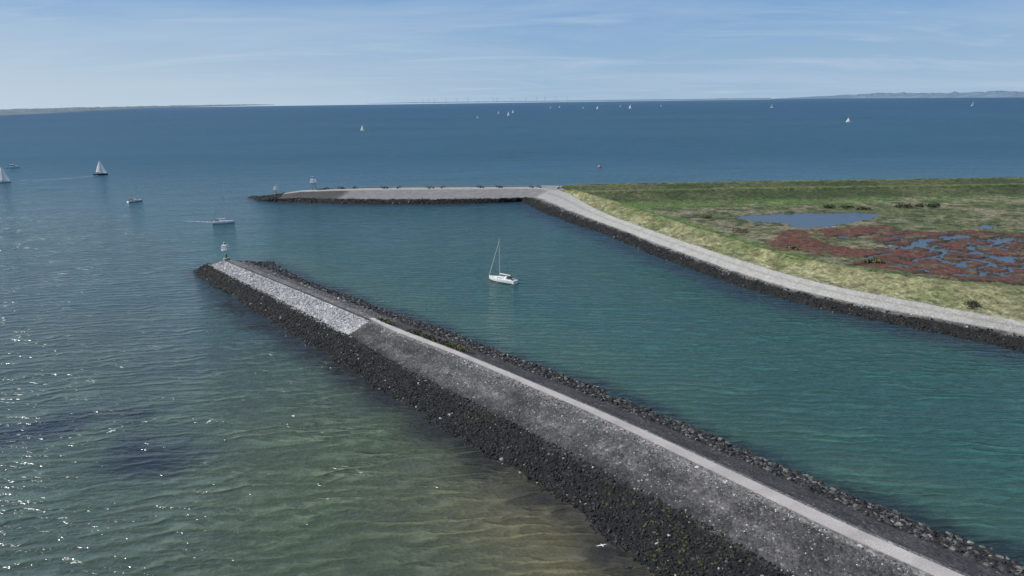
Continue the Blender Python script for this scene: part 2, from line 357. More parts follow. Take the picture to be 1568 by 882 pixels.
# ------------------------------------------------------------ rocks
import bmesh
bm=bmesh.new();bmesh.ops.create_icosphere(bm,subdivisions=1,radius=1);bm.verts.ensure_lookup_table()
BV=np.array([v.co[:] for v in bm.verts]);BF=np.array([[v.index for v in f.verts] for f in bm.faces]);bm.free()
def rocks(name,specs):
    Vs=[];Cs=[]
    for P,T,t0,t1,i0,i1,n,s0,s1,cf in specs:
        j0=np.searchsorted(T,t0);j1=max(j0+1,np.searchsorted(T,t1)-1)
        i1=min(i1,P.shape[0]-2)
        ii=rng.integers(i0,i1,n*3);jj=rng.integers(j0,j1+1,n*3);jj=np.minimum(jj,P.shape[1]-2)
        ar=np.linalg.norm(P[ii+1,jj]-P[ii,jj],axis=1)*np.linalg.norm(P[ii,jj+1]-P[ii,jj],axis=1)
        k=rng.random(n*3)<ar/ar.max()
        ii,jj=ii[k][:n],jj[k][:n];m=len(ii)
        a=rng.random((m,1));b=rng.random((m,1))
        p=(P[ii,jj]*(1-a)+P[ii+1,jj]*a)*(1-b)+(P[ii,jj+1]*(1-a)+P[ii+1,jj+1]*a)*b
        s=s0+(s1-s0)*rng.random((m,1))**2.2
        sc=s[:,None,:]*(.65+.6*rng.random((m,1,3)))*np.array([1,1,.7])
        v=BV[None]*sc*(1+.28*(rng.random((m,12,1))-.5)*2)
        th=rng.random(m)*6.283;ct,st=np.cos(th)[:,None],np.sin(th)[:,None]
        tl=(rng.random(m)-.5)[:,None]*1.2
        x=v[...,0];y=v[...,1]*np.cos(tl)-v[...,2]*np.sin(tl);z=v[...,1]*np.sin(tl)+v[...,2]*np.cos(tl)
        v=np.stack([x*ct-y*st,x*st+y*ct,z],-1)+p[:,None,:]
        Vs.append(v.reshape(-1,3))
        cc=cf(m,p)
        Cs.append(np.repeat(cc,12,axis=0))
    V=np.vstack(Vs);C=np.vstack(Cs);m=len(V)//12
    Fs=(BF[None]+12*np.arange(m)[:,None,None]).reshape(-1,3)
    mesh_np(name,V,Fs,M_rock,C,smooth=False)
def darkc(m,p):
    c=np.array([.014,.0135,.0130])*(.6+1.0*rng.random((m,1)))
    k=rng.random(m)<.07;c[k]=np.array([.05,.048,.044])*(.6+.8*rng.random((k.sum(),1)))
    k=rng.random(m)<.012;c[k]=[.30,.29,.26]
    wd=(fbm(p[:,0]*.12,p[:,1]*.12,91,3)>.62)&(rng.random(m)<.22)&(p[:,2]>.3);c[wd]=[.045,.05,.018]
    return c
def midc(m,p):
    c=np.array([.12,.115,.11])*(.35+1.2*rng.random((m,1)))
    k=rng.random(m)<.16;c[k]=[.42,.41,.38];return c
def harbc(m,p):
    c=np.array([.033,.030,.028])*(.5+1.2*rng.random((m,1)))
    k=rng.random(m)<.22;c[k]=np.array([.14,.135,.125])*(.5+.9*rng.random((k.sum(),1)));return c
def lightc(m,p): return np.array([.40,.397,.39])*(.55+.6*rng.random((m,1)))
NAf=NA
rocks('breakwater_rocks',[
 (PA2,TA,0,1.15,0,NAf,40000,.05,.30,darkc),
 (PA2,TA,0,.25,0,NAf,3500,.10,.42,darkc),
 (PA2,TA,1.1,1.8,i0,NAf,6000,.05,.15,midc),
 (PA2,TA,1.78,1.97,i0,NAf,4500,.05,.16,midc),
 (PA2,TA,1.05,1.92,8,i0-1,6000,.10,.28,lightc),
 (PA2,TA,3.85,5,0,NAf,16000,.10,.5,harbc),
 (PA2,TA,3.1,3.9,0,i0,900,.1,.3,midc),
 (PA2,TA,0,5,0,14,900,.2,.6,darkc)])
rocks('shore_rocks',[
 (PS2,TS,0,1.02,0,9999,15000,.09,.38,darkc),
 (PS2,TS,.95,1.08,0,9999,1200,.10,.25,midc),
 (PB2,TB,0,1.05,0,9999,4500,.2,.6,darkc),
 (PB2,TB,0,4,0,60,1200,.3,.8,darkc),
 (PB2,TB,3.3,4,0,9999,3000,.3,.9,darkc)])
# ------------------------------------------------------------ shrubs
M_leaf=simple('shrub_leaves',(.065,.08,.035),.8,var=.4,scale=.8)
M_leaf2=simple('dune_grass',(.16,.15,.065),.9,var=.3,scale=.8)
def shrub(name,loc,r,h,n,mat,leaf=.3):
    ctr=rng.random((6,3))*[2,2,1]-[1,1,0]
    k=rng.integers(0,6,n);d=rng.normal(size=(n,3));d/=np.linalg.norm(d,axis=1)[:,None]
    p=ctr[k]*.6+d*.45*rng.random((n,1))**.4;p[:,2]=np.abs(p[:,2])
    p=p*[r,r,h]
    a=rng.normal(size=(n,3));a/=np.linalg.norm(a,axis=1)[:,None];b=np.cross(a,rng.normal(size=(n,3)));b/=np.linalg.norm(b,axis=1)[:,None]
    s=leaf*(.5+rng.random((n,1)))
    q=np.stack([p-a*s,p+b*s*.5,p+a*s,p-b*s*.5],1)
    e=mesh_np(name,q.reshape(-1,3),np.arange(4*n).reshape(-1,4),mat,smooth=False);e.location=loc
    return e
for u,v,r,h in [(1410,316,3.5,1.6),(1385,318,4,2),(1430,317,4,1.6),(1270,319,4,1.2),(1295,318,4,1.8),(1320,320,4,1.2),(1080,333,3,.8),(1135,354,4,1.0),(1220,381,3,1.0),(1335,401,3,.9)]:
    shrub('shrub',G(u,v,2.0),r,h,260,M_leaf if h>1.1 else M_leaf2,.4)
shrub('shrub',G(1485,468,5.0),2.2,1.1,600,M_leaf,.16)
for t in np.r_[np.linspace(0.0,.06,8),np.linspace(.17,.42,20)]:
    x0=np.array(G(578,491,4.1));x1=np.array(G(790,568,4.1));p=x0+(x1-x0)*t*1.6+np.array([rng.normal()*.25+.3,rng.normal()*.25+.3,0])
    shrub('grass_tuft',p,.9,.5,140,M_leaf2 if rng.random()<.7 else M_leaf,.16)
# ------------------------------------------------------------ sea
def graded(lo,hi,step,far,g=1.12):
    a=list(np.arange(lo,hi+step,step));s=step
    while a[-1]<far[1]: s*=g;a.append(a[-1]+s)
    b=[lo];s=step
    while b[-1]>far[0]: s*=g;b.append(b[-1]-s)
    return np.array(b[:0:-1]+a)
xs=graded(-180,300,2.0,(-16000,16000));ys=graded(20,440,2.0,(-400,12800))
xs[-1]=16000;ys[-1]=12800
X,Y=np.meshgrid(xs,ys,indexing='ij');shp=X.shape+(3,)
gB=lambda a:np.broadcast_to(np.array(a,float),shp)
dA0=dist_poly(X,Y,lines[0]);dA5=dist_poly(X,Y,lines[5]);dB0=dist_poly(X,Y,B0)
n1=fbm(X*.02,Y*.02,101,4)-.5;n2=fbm(X*.12,Y*.12,102,4)-.5
lw=lines[2]
sx_=(X-lw[3,0])*dA[1]-(Y-lw[3,1])*dA[0]
harbour=sm(-3,3,-sx_) if ((150-lw[3,0])*dA[1]-(200-lw[3,1])*dA[0])<0 else sm(-3,3,sx_)
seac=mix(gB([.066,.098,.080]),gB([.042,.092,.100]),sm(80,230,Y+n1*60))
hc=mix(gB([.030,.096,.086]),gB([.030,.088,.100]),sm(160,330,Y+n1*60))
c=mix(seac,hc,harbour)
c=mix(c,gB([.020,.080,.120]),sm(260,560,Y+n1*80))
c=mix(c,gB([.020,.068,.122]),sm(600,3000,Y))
c=mix(c,gB([.055,.115,.180]),sm(3500,12000,Y)*.6)  # paler towards the horizon: haze painted into the water colour
st=X*dA[0]+Y*dA[1]
s0=np.array(G(690,700,0))@dA;s1=np.array(G(880,850,0))@dA
sil=(1-sm(5,30,dA0+n2*12))*(1-harbour)*sm(s0-16,s1-6,st)
c=mix(c,gB([.175,.148,.082]),np.clip(sil,0,1)*.9)
ol=(1-sm(15,70,dA0+n1*20))*(1-harbour)*sm(s0-75,s0+5,st)
c=mix(c,gB([.088,.112,.062]),np.clip(ol,0,1)*.8*(1-sil*.8))
ph=(1-sm(6,26,dA5+n2*8))*harbour;c=mix(c,gB([.055,.108,.080]),np.clip(ph,0,1)*.5)
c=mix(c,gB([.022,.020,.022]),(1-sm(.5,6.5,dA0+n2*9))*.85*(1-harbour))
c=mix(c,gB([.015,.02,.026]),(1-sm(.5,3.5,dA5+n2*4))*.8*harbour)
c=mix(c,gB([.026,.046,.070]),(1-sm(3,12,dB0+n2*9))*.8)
DL=np.array([(p[0],p[1]) for p in [G(-40,680,0),G(100,650,0),G(190,640,0)]]);DL2=np.array([G(200,690,0)[:2],G(270,720,0)[:2]])
dd=np.minimum(dist_poly(X,Y,DL)-3.0,dist_poly(X,Y,DL2)-2)
c=mix(c,gB([.020,.028,.044]),(1-sm(-4,5.0,dd+n2*18))*.85)
c=c*(1+n1[...,None]*.25)
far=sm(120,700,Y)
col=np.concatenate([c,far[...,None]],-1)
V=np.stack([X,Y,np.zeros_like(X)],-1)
mwat,nt,b=newmat('sea_water');l=nt.links
at=N(nt,'ShaderNodeAttribute',attribute_name='Col');hb_=N(nt,'ShaderNodeAttribute',attribute_name='Harbour');tc=N(nt,'ShaderNodeTexCoord')
def mapping(scale,rot,stretch):
    mp=N(nt,'ShaderNodeMapping');mp.inputs['Rotation'].default_value=(0,0,math.radians(rot));mp.inputs['Scale'].default_value=(scale/stretch,scale,scale)
    l.new(tc.outputs['Object'],mp.inputs['Vector']);return mp.outputs[0]
def wave(scale,rot,stretch,detail,rough=.5,dist=0.0,ridge=False):
    n=N(nt,'ShaderNodeTexNoise',Scale=1.0,Detail=detail,Roughness=rough,Distortion=dist);l.new(mapping(scale,rot,stretch),n.inputs['Vector'])
    o=n.outputs['Fac']
    if ridge:
        o=mathn(nt,'SUBTRACT',1.0,mathn(nt,'MULTIPLY',mathn(nt,'ABSOLUTE',mathn(nt,'SUBTRACT',o,.5)),4.0))
    return o
def swell(wl,rot,distort,dscale,stretch=2.2):
    """wind-wave trains: crests of wavelength wl metres, broken up along their length"""
    wv=nt.nodes.new('ShaderNodeTexWave');wv.wave_type='BANDS';wv.bands_direction='Y';wv.wave_profile='SIN'
    wv.inputs['Scale'].default_value=2*math.pi/20/wl;wv.inputs['Distortion'].default_value=distort;wv.inputs['Detail'].default_value=2.0
    wv.inputs['Detail Scale'].default_value=dscale;wv.inputs['Detail Roughness'].default_value=.55
    l.new(mapping(1,rot,stretch),wv.inputs['Vector'])
    s=mathn(nt,'POWER',wv.outputs['Fac'],1.8)
    am=N(nt,'ShaderNodeTexNoise',Scale=1.0,Detail=1);l.new(mapping(.16,rot+9,1.8),am.inputs['Vector'])
    return mathn(nt,'MULTIPLY',s,maprange(nt,am.outputs['Fac'],.32,.68,.1,1.15))
def fmix(a,b_,f):
    m_=nt.nodes.new('ShaderNodeMix');l.new(f,m_.inputs[0]);l.new(a,m_.inputs[2]);l.new(b_,m_.inputs[3]);return m_.outputs[0]
H=hb_.outputs['Fac']
s1_=fmix(swell(2.9,-20,9,1.9),swell(2.3,15,7,1.6),H)
s2_=swell(1.4,6,8,2.2)
w2=wave(.75,-8,2.6,2,ridge=True);w3=wave(3.0,-30,1.6,2);w4=wave(.03,20,1.6,2);w5=wave(.07,-14,2.5,1);w6=wave(.0035,8,3.0,3)
gust=mathn(nt,'MULTIPLY_ADD',w4,2.0,.15)
gust=mathn(nt,'MULTIPLY',gust,mathn(nt,'MULTIPLY_ADD',H,-.22,1.0))
h=mathn(nt,'ADD',mathn(nt,'MULTIPLY',s1_,.30),mathn(nt,'ADD',mathn(nt,'MULTIPLY',s2_,.12),mathn(nt,'ADD',mathn(nt,'MULTIPLY',w2,.10),mathn(nt,'ADD',mathn(nt,'MULTIPLY',w3,.12),mathn(nt,'MULTIPLY',w5,.8)))))
h=mathn(nt,'MULTIPLY',h,gust)
bp=N(nt,'ShaderNodeBump',Strength=1.0,Distance=1.0);l.new(h,bp.inputs['Height']);l.new(bp.outputs[0],b.inputs['Normal'])
am_=mathn(nt,'MULTIPLY_ADD',H,-.15,.58)
cs=mathn(nt,'MULTIPLY',mathn(nt,'ADD',mathn(nt,'MULTIPLY',s1_,am_),.80),mathn(nt,'MULTIPLY_ADD',s2_,.32,.90))  # crests lightened in the base colour, standing in for light on the waves
cs=mathn(nt,'MULTIPLY',cs,mathn(nt,'MULTIPLY_ADD',w2,.16,.93))
cs=mathn(nt,'MULTIPLY',cs,mathn(nt,'MULTIPLY_ADD',w4,.5,.75))
cs=mathn(nt,'MULTIPLY',cs,mathn(nt,'MULTIPLY_ADD',w6,.7,.65))
vs=N(nt,'ShaderNodeVectorMath',operation='SCALE');l.new(at.outputs['Color'],vs.inputs[0]);l.new(cs,vs.inputs['Scale'])
l.new(vs.outputs[0],b.inputs['Base Color'])
b.inputs['IOR'].default_value=1.33
l.new(mathn(nt,'MULTIPLY_ADD',at.outputs['Alpha'],.22,.12),b.inputs['Roughness'])
l.new(mathn(nt,'MULTIPLY_ADD',at.outputs['Alpha'],-.28,.48),b.inputs['Specular IOR Level'])
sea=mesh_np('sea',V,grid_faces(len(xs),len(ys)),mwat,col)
a=sea.data.attributes.new('Harbour','FLOAT','POINT');a.data.foreach_set('value',harbour.astype(np.float32).ravel())
# ------------------------------------------------------------ distant land
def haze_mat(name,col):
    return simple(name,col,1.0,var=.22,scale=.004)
M_far=haze_mat('distant_land_hazed',(.15,.20,.235));M_far2=haze_mat('distant_dunes_hazed',(.15,.225,.31))  # bluish aerial haze painted into the land's base colours
def coast(name,pts,depth,hfun,mat,seed,n=500):
    l=resamp(np.array([G(u,v,0) for u,v in pts]),n)
    d=np.linalg.norm(l[:,:2],axis=1)
    dirn=l[:,:2]/d[:,None]
    s=np.cumsum(np.r_[0,np.linalg.norm(np.diff(l[:,:2],axis=0),axis=1)])
    rows=[]
    for k,(o,f) in enumerate([(0,0),(.015,.12),(.03,.15),(.1,.5),(.14,.55),(.3,.9),(.5,1.0),(1.0,.9)]):
        hh=np.array([hfun(q) for q in np.linspace(0,1,n)])*(.55+.9*fbm(s*.004,s*0+k*7,seed+k,5))*f
        p=l[:,:2]+dirn*o*depth
        rows.append(np.column_stack([p,np.maximum(hh,.0)-(.5 if k==0 else 0)]))
    P=np.stack(rows,1);mesh_np(name,P,grid_faces(*P.shape[:2])[:,::-1],mat,smooth=False)
taper=lambda a:(lambda q:a*min(1,(1-q)*6))
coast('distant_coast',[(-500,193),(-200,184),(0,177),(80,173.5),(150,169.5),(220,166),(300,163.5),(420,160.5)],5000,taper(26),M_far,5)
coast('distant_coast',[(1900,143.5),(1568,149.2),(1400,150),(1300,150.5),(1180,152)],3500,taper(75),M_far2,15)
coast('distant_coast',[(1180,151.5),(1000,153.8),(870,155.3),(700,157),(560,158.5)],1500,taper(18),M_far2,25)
M_turbine_haze=simple('turbine_hazed',(.36,.45,.54),.6)  # faded towards the sky colour: distance haze painted into the base colour
def turbine(x,top):
    g=G(x,156.6+(784-x)*.0134,0)
    e=empty('wind_turbine',(g[0],g[1],0),random.uniform(-.5,.5));H=top
    tube('tower',(0,0,0),(0,0,H),3.4,2.2,M_turbine_haze,e,8);box('nacelle',(0,1,H+1),(3,9,3.5),M_turbine_haze,e)
    a0=random.random()*2
    for k in range(3):
        a=a0+k*2.094;tip=(math.sin(a)*H*.55,-5.5,H+1+math.cos(a)*H*.55);mid=(math.sin(a)*H*.15,-5.5,H+1+math.cos(a)*H*.15)
        tube('blade_%d'%k,(0,-5.5,H+1),mid,1.2,2.0,M_turbine_haze,e,6);tube('blade_tip_%d'%k,mid,tip,2.0,.5,M_turbine_haze,e,6)
    tube('hub',(0,-3,H+1),(0,-7,H+1),2.0,1.2,M_turbine_haze,e,8)
for x in (648,657,665,683,717,755,761,784,805,834,851,869,822,700): turbine(x,random.uniform(75,105))
# ------------------------------------------------------------ boats
M_hull=simple('gelcoat_white',(.80,.80,.78),.25,var=.05);M_navy=simple('antifouling_dark',(.02,.03,.05),.4);M_deck=simple('deck_cream',(.68,.66,.6),.6,var=.08)
M_alu=simple('mast_alloy',(.65,.65,.65),.45,.3);M_glass=simple('window_dark',(.02,.025,.03),.1);M_teak=simple('teak',(.3,.19,.1),.7);M_cover=simple('sail_cover',(.75,.73,.68),.8);M_orange=simple('buoy_orange',(.72,.20,.03),.5);M_steel=simple('steel',(.35,.36,.37),.5,.4);M_red=simple('red_paint',(.5,.04,.03),.5);M_green=simple('green_paint',(.03,.25,.1),.5);M_conc=simple('concrete',(.33,.32,.3),.9)
M_sail,nt,b=newmat('sail_cloth');nt.nodes.remove(b);df=N(nt,'ShaderNodeBsdfDiffuse');df.inputs[0].default_value=(.85,.84,.80,1);tr=N(nt,'ShaderNodeBsdfTranslucent');tr.inputs[0].default_value=(.85,.84,.80,1)
no=N(nt,'ShaderNodeTexNoise',Scale=.7);tc=N(nt,'ShaderNodeTexCoord');nt.links.new(tc.outputs['Object'],no.inputs['Vector']);ms=N(nt,'ShaderNodeMixShader');nt.links.new(maprange(nt,no.outputs['Fac'],0,1,.35,.55),ms.inputs[0])
nt.links.new(df.outputs[0],ms.inputs[1]);nt.links.new(tr.outputs[0],ms.inputs[2]);nt.links.new(ms.outputs[0],nt.nodes['Material Output'].inputs[0])
def hull(L,B,fb,mat,mat2,parent,n=18):
    V=[];m=7
    for i in range(n+1):
        t=i/n;x=-L/2+L*t
        w=B/2*(1-max(0,(t-.42)/.58)**2.1)*(.74+.26*min(1,t/.4))
        dz=fb*(1+.28*t*t)
        kd=.42*(1-abs(t-.5)*1.4)
        prof=[(1,dz),(.99,dz*.55),(.93,.12),(.86,.0),(.6,-kd*.6),(.25,-kd),(0,-kd*1.1)]
        xo=[0,-.02,-.05,-.07,-.12,-.2,-.25]
        for k,(a,z) in enumerate(prof): V.append((x+xo[k]*L*.25*(t-.8)*5 if t>.8 else x,w*a,z))
    def idx(i,k):return i*m+k
    Vr=[(x,-y,z) for x,y,z in V];o=len(V)
    top=[];bot=[]
    for i in range(n):
        for k in range(m-1):
            q=(idx(i,k),idx(i,k+1),idx(i+1,k+1),idx(i+1,k))
            r=tuple(o+j for j in q[::-1])
            (top if k<2 else bot).extend([q,r])
    tr=[idx(0,k) for k in range(m)]+[o+idx(0,k) for k in range(m-1,-1,-1)]
    top.append(tuple(tr))
    ob=raw('hull',V+Vr,top+bot,mat,parent,smooth=True);ob.data.materials.append(mat2)
    for p in ob.data.polygons[len(top):]: p.material_index=1
    dk=[tuple((idx(i,0),idx(i+1,0),o+idx(i+1,0),o+idx(i,0))) for i in range(n)]
    raw('deck',[(x,y*.985,z-.03) for x,y,z in V+Vr],dk,M_deck,parent)
def sail_surf(name,p0,p1,p2,belly,mat,parent,n=10,roach=0.06):
    p0,p1,p2=map(Vector,(p0,p1,p2));nrm=(p1-p0).cross(p2-p0).normalized();V=[];Fc=[]
    for i in range(n+1):
        t=i/n;a=p0.lerp(p1,t);b=p2.lerp(p1,t);b=b+(p2-p0)*roach*math.sin(math.pi*t)
        for j in range(n+1):
            s=j/n;V.append(a.lerp(b,s)+nrm*belly*math.sin(math.pi*s)**.8*math.sin(math.pi*min(1,t*.75+.25)))
    for i in range(n):
        for j in range(n):
            k=i*(n+1)+j;Fc.append((k,k+1,k+n+2,k+n+1))
    raw(name,V,Fc,mat,parent,smooth=True)
def figure_mesh(seated=False):
    J=[(0,0,.95),(0,0,1.15),(0,0,1.38),(0,0,1.50),(0,.02,1.62),(0,.02,1.72),
       (.19,0,1.40),(.25,.05,1.15),(.20,.22,1.02),(-.19,0,1.40),(-.25,.04,1.14),(-.22,.16,.98),
       (.10,0,.88),(.12,.03,.48),(.12,-.02,.07),(.13,.14,.03),(-.10,0,.88),(-.12,.03,.48),(-.13,-.02,.07),(-.14,.14,.03)]
    if seated:
        J[13]=(.12,.40,.85);J[14]=(.12,.42,.42);J[15]=(.12,.55,.40);J[17]=(-.12,.40,.85);J[18]=(-.12,.42,.42);J[19]=(-.12,.55,.40)
    E=[(0,1),(1,2),(2,3),(3,4),(4,5),(2,6),(6,7),(7,8),(2,9),(9,10),(10,11),(0,12),(12,13),(13,14),(14,15),(0,16),(16,17),(17,18),(18,19)]
    r=[.15,.15,.16,.065,.10,.09,.07,.05,.04,.07,.05,.04,.10,.075,.05,.04,.10,.075,.05,.04]
    me=bpy.data.meshes.new('tmp');me.from_pydata(J,E,[]);ob=bpy.data.objects.new('tmp',me);COL.objects.link(ob)
    m=ob.modifiers.new('s','SKIN')
    for i,v in enumerate(me.skin_vertices[0].data): v.radius=(r[i],r[i]*.8);v.use_root=(i==0)
    ob.modifiers.new('u','SUBSURF').levels=1
    dg=bpy.context.evaluated_depsgraph_get();me2=bpy.data.meshes.new_from_object(ob.evaluated_get(dg));bpy.data.objects.remove(ob)
    return me2
def cloth_mat(name,jacket,trousers):
    m,nt,b=newmat(name);tc=N(nt,'ShaderNodeTexCoord');sp=N(nt,'ShaderNodeSeparateXYZ');nt.links.new(tc.outputs['Object'],sp.inputs[0])
    r=N(nt,'ShaderNodeValToRGB');nt.links.new(mathn(nt,'DIVIDE',sp.outputs[2],1.8),r.inputs[0]);r.color_ramp.interpolation='CONSTANT'
    e=r.color_ramp.elements;e[0].color=(.02,.02,.02,1);e[1].position=.06;e[1].color=(*trousers,1)
    for p,cc in((.53,jacket),(.84,(.42,.25,.18)),(.93,(.06,.04,.03))):
        x=e.new(p);x.color=(*cc,1)
    nt.links.new(r.outputs[0],b.inputs['Base Color']);b.inputs['Roughness'].default_value=.9;return m
FM=figure_mesh();FS=figure_mesh(True)
clo=[cloth_mat('clothes_%d'%i,j,t) for i,(j,t) in enumerate([((.03,.05,.12),(.03,.03,.04)),((.05,.06,.03),(.04,.04,.03)),((.25,.03,.03),(.03,.04,.08)),((.02,.02,.025),(.05,.05,.05)),((.12,.12,.11),(.04,.05,.1))])]
fmeshes=[]
for c_ in clo:
    a=FM.copy();a.materials.clear();a.materials.append(c_);b_=FS.copy();b_.materials.clear();b_.materials.append(c_);fmeshes.append((a,b_))
def person(loc,rz,parent=None,seated=False,name='person',k=None):
    k=random.randrange(5) if k is None else k
    o=bpy.data.objects.new(name,fmeshes[k][1 if seated else 0]);COL.objects.link(o);o.location=loc;o.rotation_euler=(0,0,rz)
    for p in o.data.polygons:p.use_smooth=True
    if parent:o.parent=parent
    return o
def yacht(u,v,heading,L,mast,sails,name='sailing_yacht',heel=0,navy=False,crew=True,sailang=20):
    e=empty(name,G(u,v,0),math.radians(heading));e.rotation_euler=(math.radians(heel),0,math.radians(heading))
    B=L*.31;fb=L*.095
    hull(L,B,fb,M_navy if navy else M_hull,M_navy,e)
    V=[];Fc=[]
    xs_=[-.12,-.08,.1,.24,.30];hs=[0.0,.42,.40,.26,.0];ws=[.27,.27,.25,.18,.13]
    for x,h_,w in zip(xs_,hs,ws):
        z=fb*1.02;V+= [(x*L,w*B*1.1,z-.02),(x*L,w*B*1.0,z+h_*L/10),(x*L,0,z+h_*L/10*1.15),(x*L,-w*B*1.0,z+h_*L/10),(x*L,-w*B*1.1,z-.02)]
    for i in range(4):
        for j in range(4): Fc.append((i*5+j,i*5+j+1,i*5+j+6,i*5+j+5))
    Fc+=[(0,1,2,3,4),(20,21,22,23,24)];raw('cabin_trunk',V,Fc,M_hull,e)
    for s in(1,-1): raw('cabin_window_%d'%(s>0),[(-.06*L,s*B*.285,fb*1.05+.10*L/10),(.12*L,s*B*.262,fb*1.05+.10*L/10),(.12*L,s*B*.256,fb*1.05+.27*L/10),(-.06*L,s*B*.28,fb*1.05+.29*L/10)],[(0,1,2,3)],M_glass,e)
    box('cockpit_sole',(-.28*L,0,fb*.99),(.26*L,B*.42,.06),M_teak,e);
    for s in(1,-1): box('coaming_%d'%(s>0),(-.27*L,s*B*.27,fb*1.12),(.30*L,.12,.28),M_hull,e)
    V=[];Fc=[]
    for i in range(7):
        a=math.pi*i/6
        for xx,hh in((-.10,.55),(-.16,.75),(-.19,.72)): V.append((xx*L,math.cos(a)*B*.26,fb*1.05+math.sin(a)*hh*L/10*1.1))
    for i in range(6):
        for j in range(2):k=i*3+j;Fc.append((k,k+1,k+4,k+3))
    raw('sprayhood',V,Fc,M_cover if not navy else M_navy,e,True)
    mx_=.08*L
    tube('mast',(mx_,0,fb),(mx_,0,mast),.11,.08,M_alu,e,8)
    for zz in(.45,.72): tube('spreader_%d'%int(zz*100),(mx_,-B*.33,mast*zz),(mx_,B*.33,mast*zz),.03,.03,M_alu,e,6)
    bz=fb+.9*L/10+.25;ba=math.radians(sailang if sails else 2)
    bx,by=mx_-.40*L*math.cos(ba),.40*L*math.sin(ba)
    tube('boom',(mx_,0,bz),(bx,by,bz),.07,.06,M_alu,e,8)
    if sails:
        sail_surf('mainsail',(mx_-.08,0,bz+.1),(mx_-.08,0,mast-.3),(bx,by,bz+.1),-.5,M_sail,e)
        sail_surf('jib',(L*.47,0,fb*1.3),(mx_+.12,0,mast*.92),(mx_-.12*L,.22*L*(1 if sailang>0 else -1),fb*1.5),-.5,M_sail,e,roach=-.05)
    else:
        tube('furled_mainsail',(mx_-.1,0,bz+.16),(bx,by,bz+.16),.17,.12,M_cover,e,8)
        tube('furled_jib',(L*.48,0,fb*1.32),(mx_,0,mast*.95),.09,.05,M_cover,e,8)
    w=.018+L*.0008
    tube('forestay',(L*.49,0,fb*1.28),(mx_,0,mast),w,w,M_steel,e,4);tube('backstay',(-L*.49,0,fb),(mx_,0,mast),w,w,M_steel,e,4)
    for s in(1,-1):
        tube('shroud_%d'%(s>0),(mx_-.2,s*B*.46,fb),(mx_,0,mast*.97),w,w,M_steel,e,4)
        pts=[(L*.46,s*.15),(L*.3,s*B*.30),(0,s*B*.47),(-L*.25,s*B*.45),(-L*.48,s*B*.36)]
        if crew:
            for q,(x,y) in enumerate(pts): tube('stanchion_%d_%d'%(s>0,q),(x,y,fb*1.0),(x,y,fb*1.15+.6),.02,.02,M_steel,e,5)
            for q in range(4): tube('lifeline_%d_%d'%(s>0,q),(*pts[q],fb*1.15+.58),(*pts[q+1],fb*1.15+.58),.012,.012,M_steel,e,4)
    tube('keel_fin',(0,0,-.3),(-.2,0,-1.4),.35,.2,M_navy,e,8)
    box('rudder',(-L*.46,0,-.3),(.3,.06,1.2),M_navy,e)
    if crew:
        person((-.33*L,.25,fb-.35),math.radians(90),e,True,'helmsman');person((-.25*L,-.45,fb-.35),math.radians(-60),e,True,'crew_member')
    return e
yacht(769,431,142,9.8,12.4,False)
yacht(343,342,12,9.0,12.8,False)
yacht(207,309,60,8.5,10.5,False)
yacht(154,268,25,9.5,11.2,True,heel=-8,navy=True,sailang=-25)
yacht(4,280,20,10,11.5,True,heel=-8,sailang=-22)
yacht(555,200,150,9,10.5,True,heel=6,crew=False)
yacht(1299,187,150,9,9,True,heel=6,crew=False,sailang=40)
yacht(1489,162,30,18,22,True,heel=4,crew=False)
for i,(u,v,m) in enumerate([(731,182,11),(763,175,13),(779,177,14),(786,173,14),(843,166,18),(857,165,13),(893,166,14),(915,167,17),(950,164,15),(965,166,20),(1182,165,18),(680,163,13),(1012,163,12)]):
    yacht(u,v,random.choice([20,30,150,160,10]),m*.8,m,True,heel=random.choice([-6,6]),crew=False,sailang=random.choice([-30,25,50]))
def motorboat(u,v,heading,L):
    e=empty('motor_cruiser',G(u,v,0),math.radians(heading));hull(L,L*.3,L*.11,M_hull,M_navy,e)
    box('wheelhouse',(-.02*L,0,L*.11+.75),(L*.32,L*.2,1.5),M_hull,e,.86);box('wheelhouse_windows',(-.02*L,0,L*.11+1.0),(L*.325,L*.205,.5),M_glass,e,.95)
    box('roof',(-.04*L,0,L*.11+1.56),(L*.36,L*.2,.1),M_hull,e);box('fore_cabin',(.22*L,0,L*.12+.25),(L*.2,L*.16,.6),M_hull,e,.8)
    tube('signal_mast',(-.05*L,0,L*.11+1.6),(-.08*L,0,L*.11+3.2),.05,.03,M_alu,e);box('aft_bench',(-.36*L,0,L*.13),(.6,L*.2,.4),M_teak,e)
    person((-.3*L,.3,L*.09),0,e,True,'helmsman')
motorboat(20,257,12,10.5)
mwk,nt,b=newmat('wake_foam');l=nt.links;tc=N(nt,'ShaderNodeTexCoord');no=N(nt,'ShaderNodeTexNoise',Scale=.9,Detail=4);l.new(tc.outputs['Object'],no.inputs['Vector'])
at=N(nt,'ShaderNodeAttribute',attribute_name='Col');b.inputs['Base Color'].default_value=(.6,.65,.66,1);b.inputs['Roughness'].default_value=.7
a_=mathn(nt,'MULTIPLY',mathn(nt,'MULTIPLY_ADD',no.outputs['Fac'],4.0,-1.5),at.outputs['Color']);nt.nodes[-1].use_clamp=True
l.new(a_,b.inputs['Alpha'])
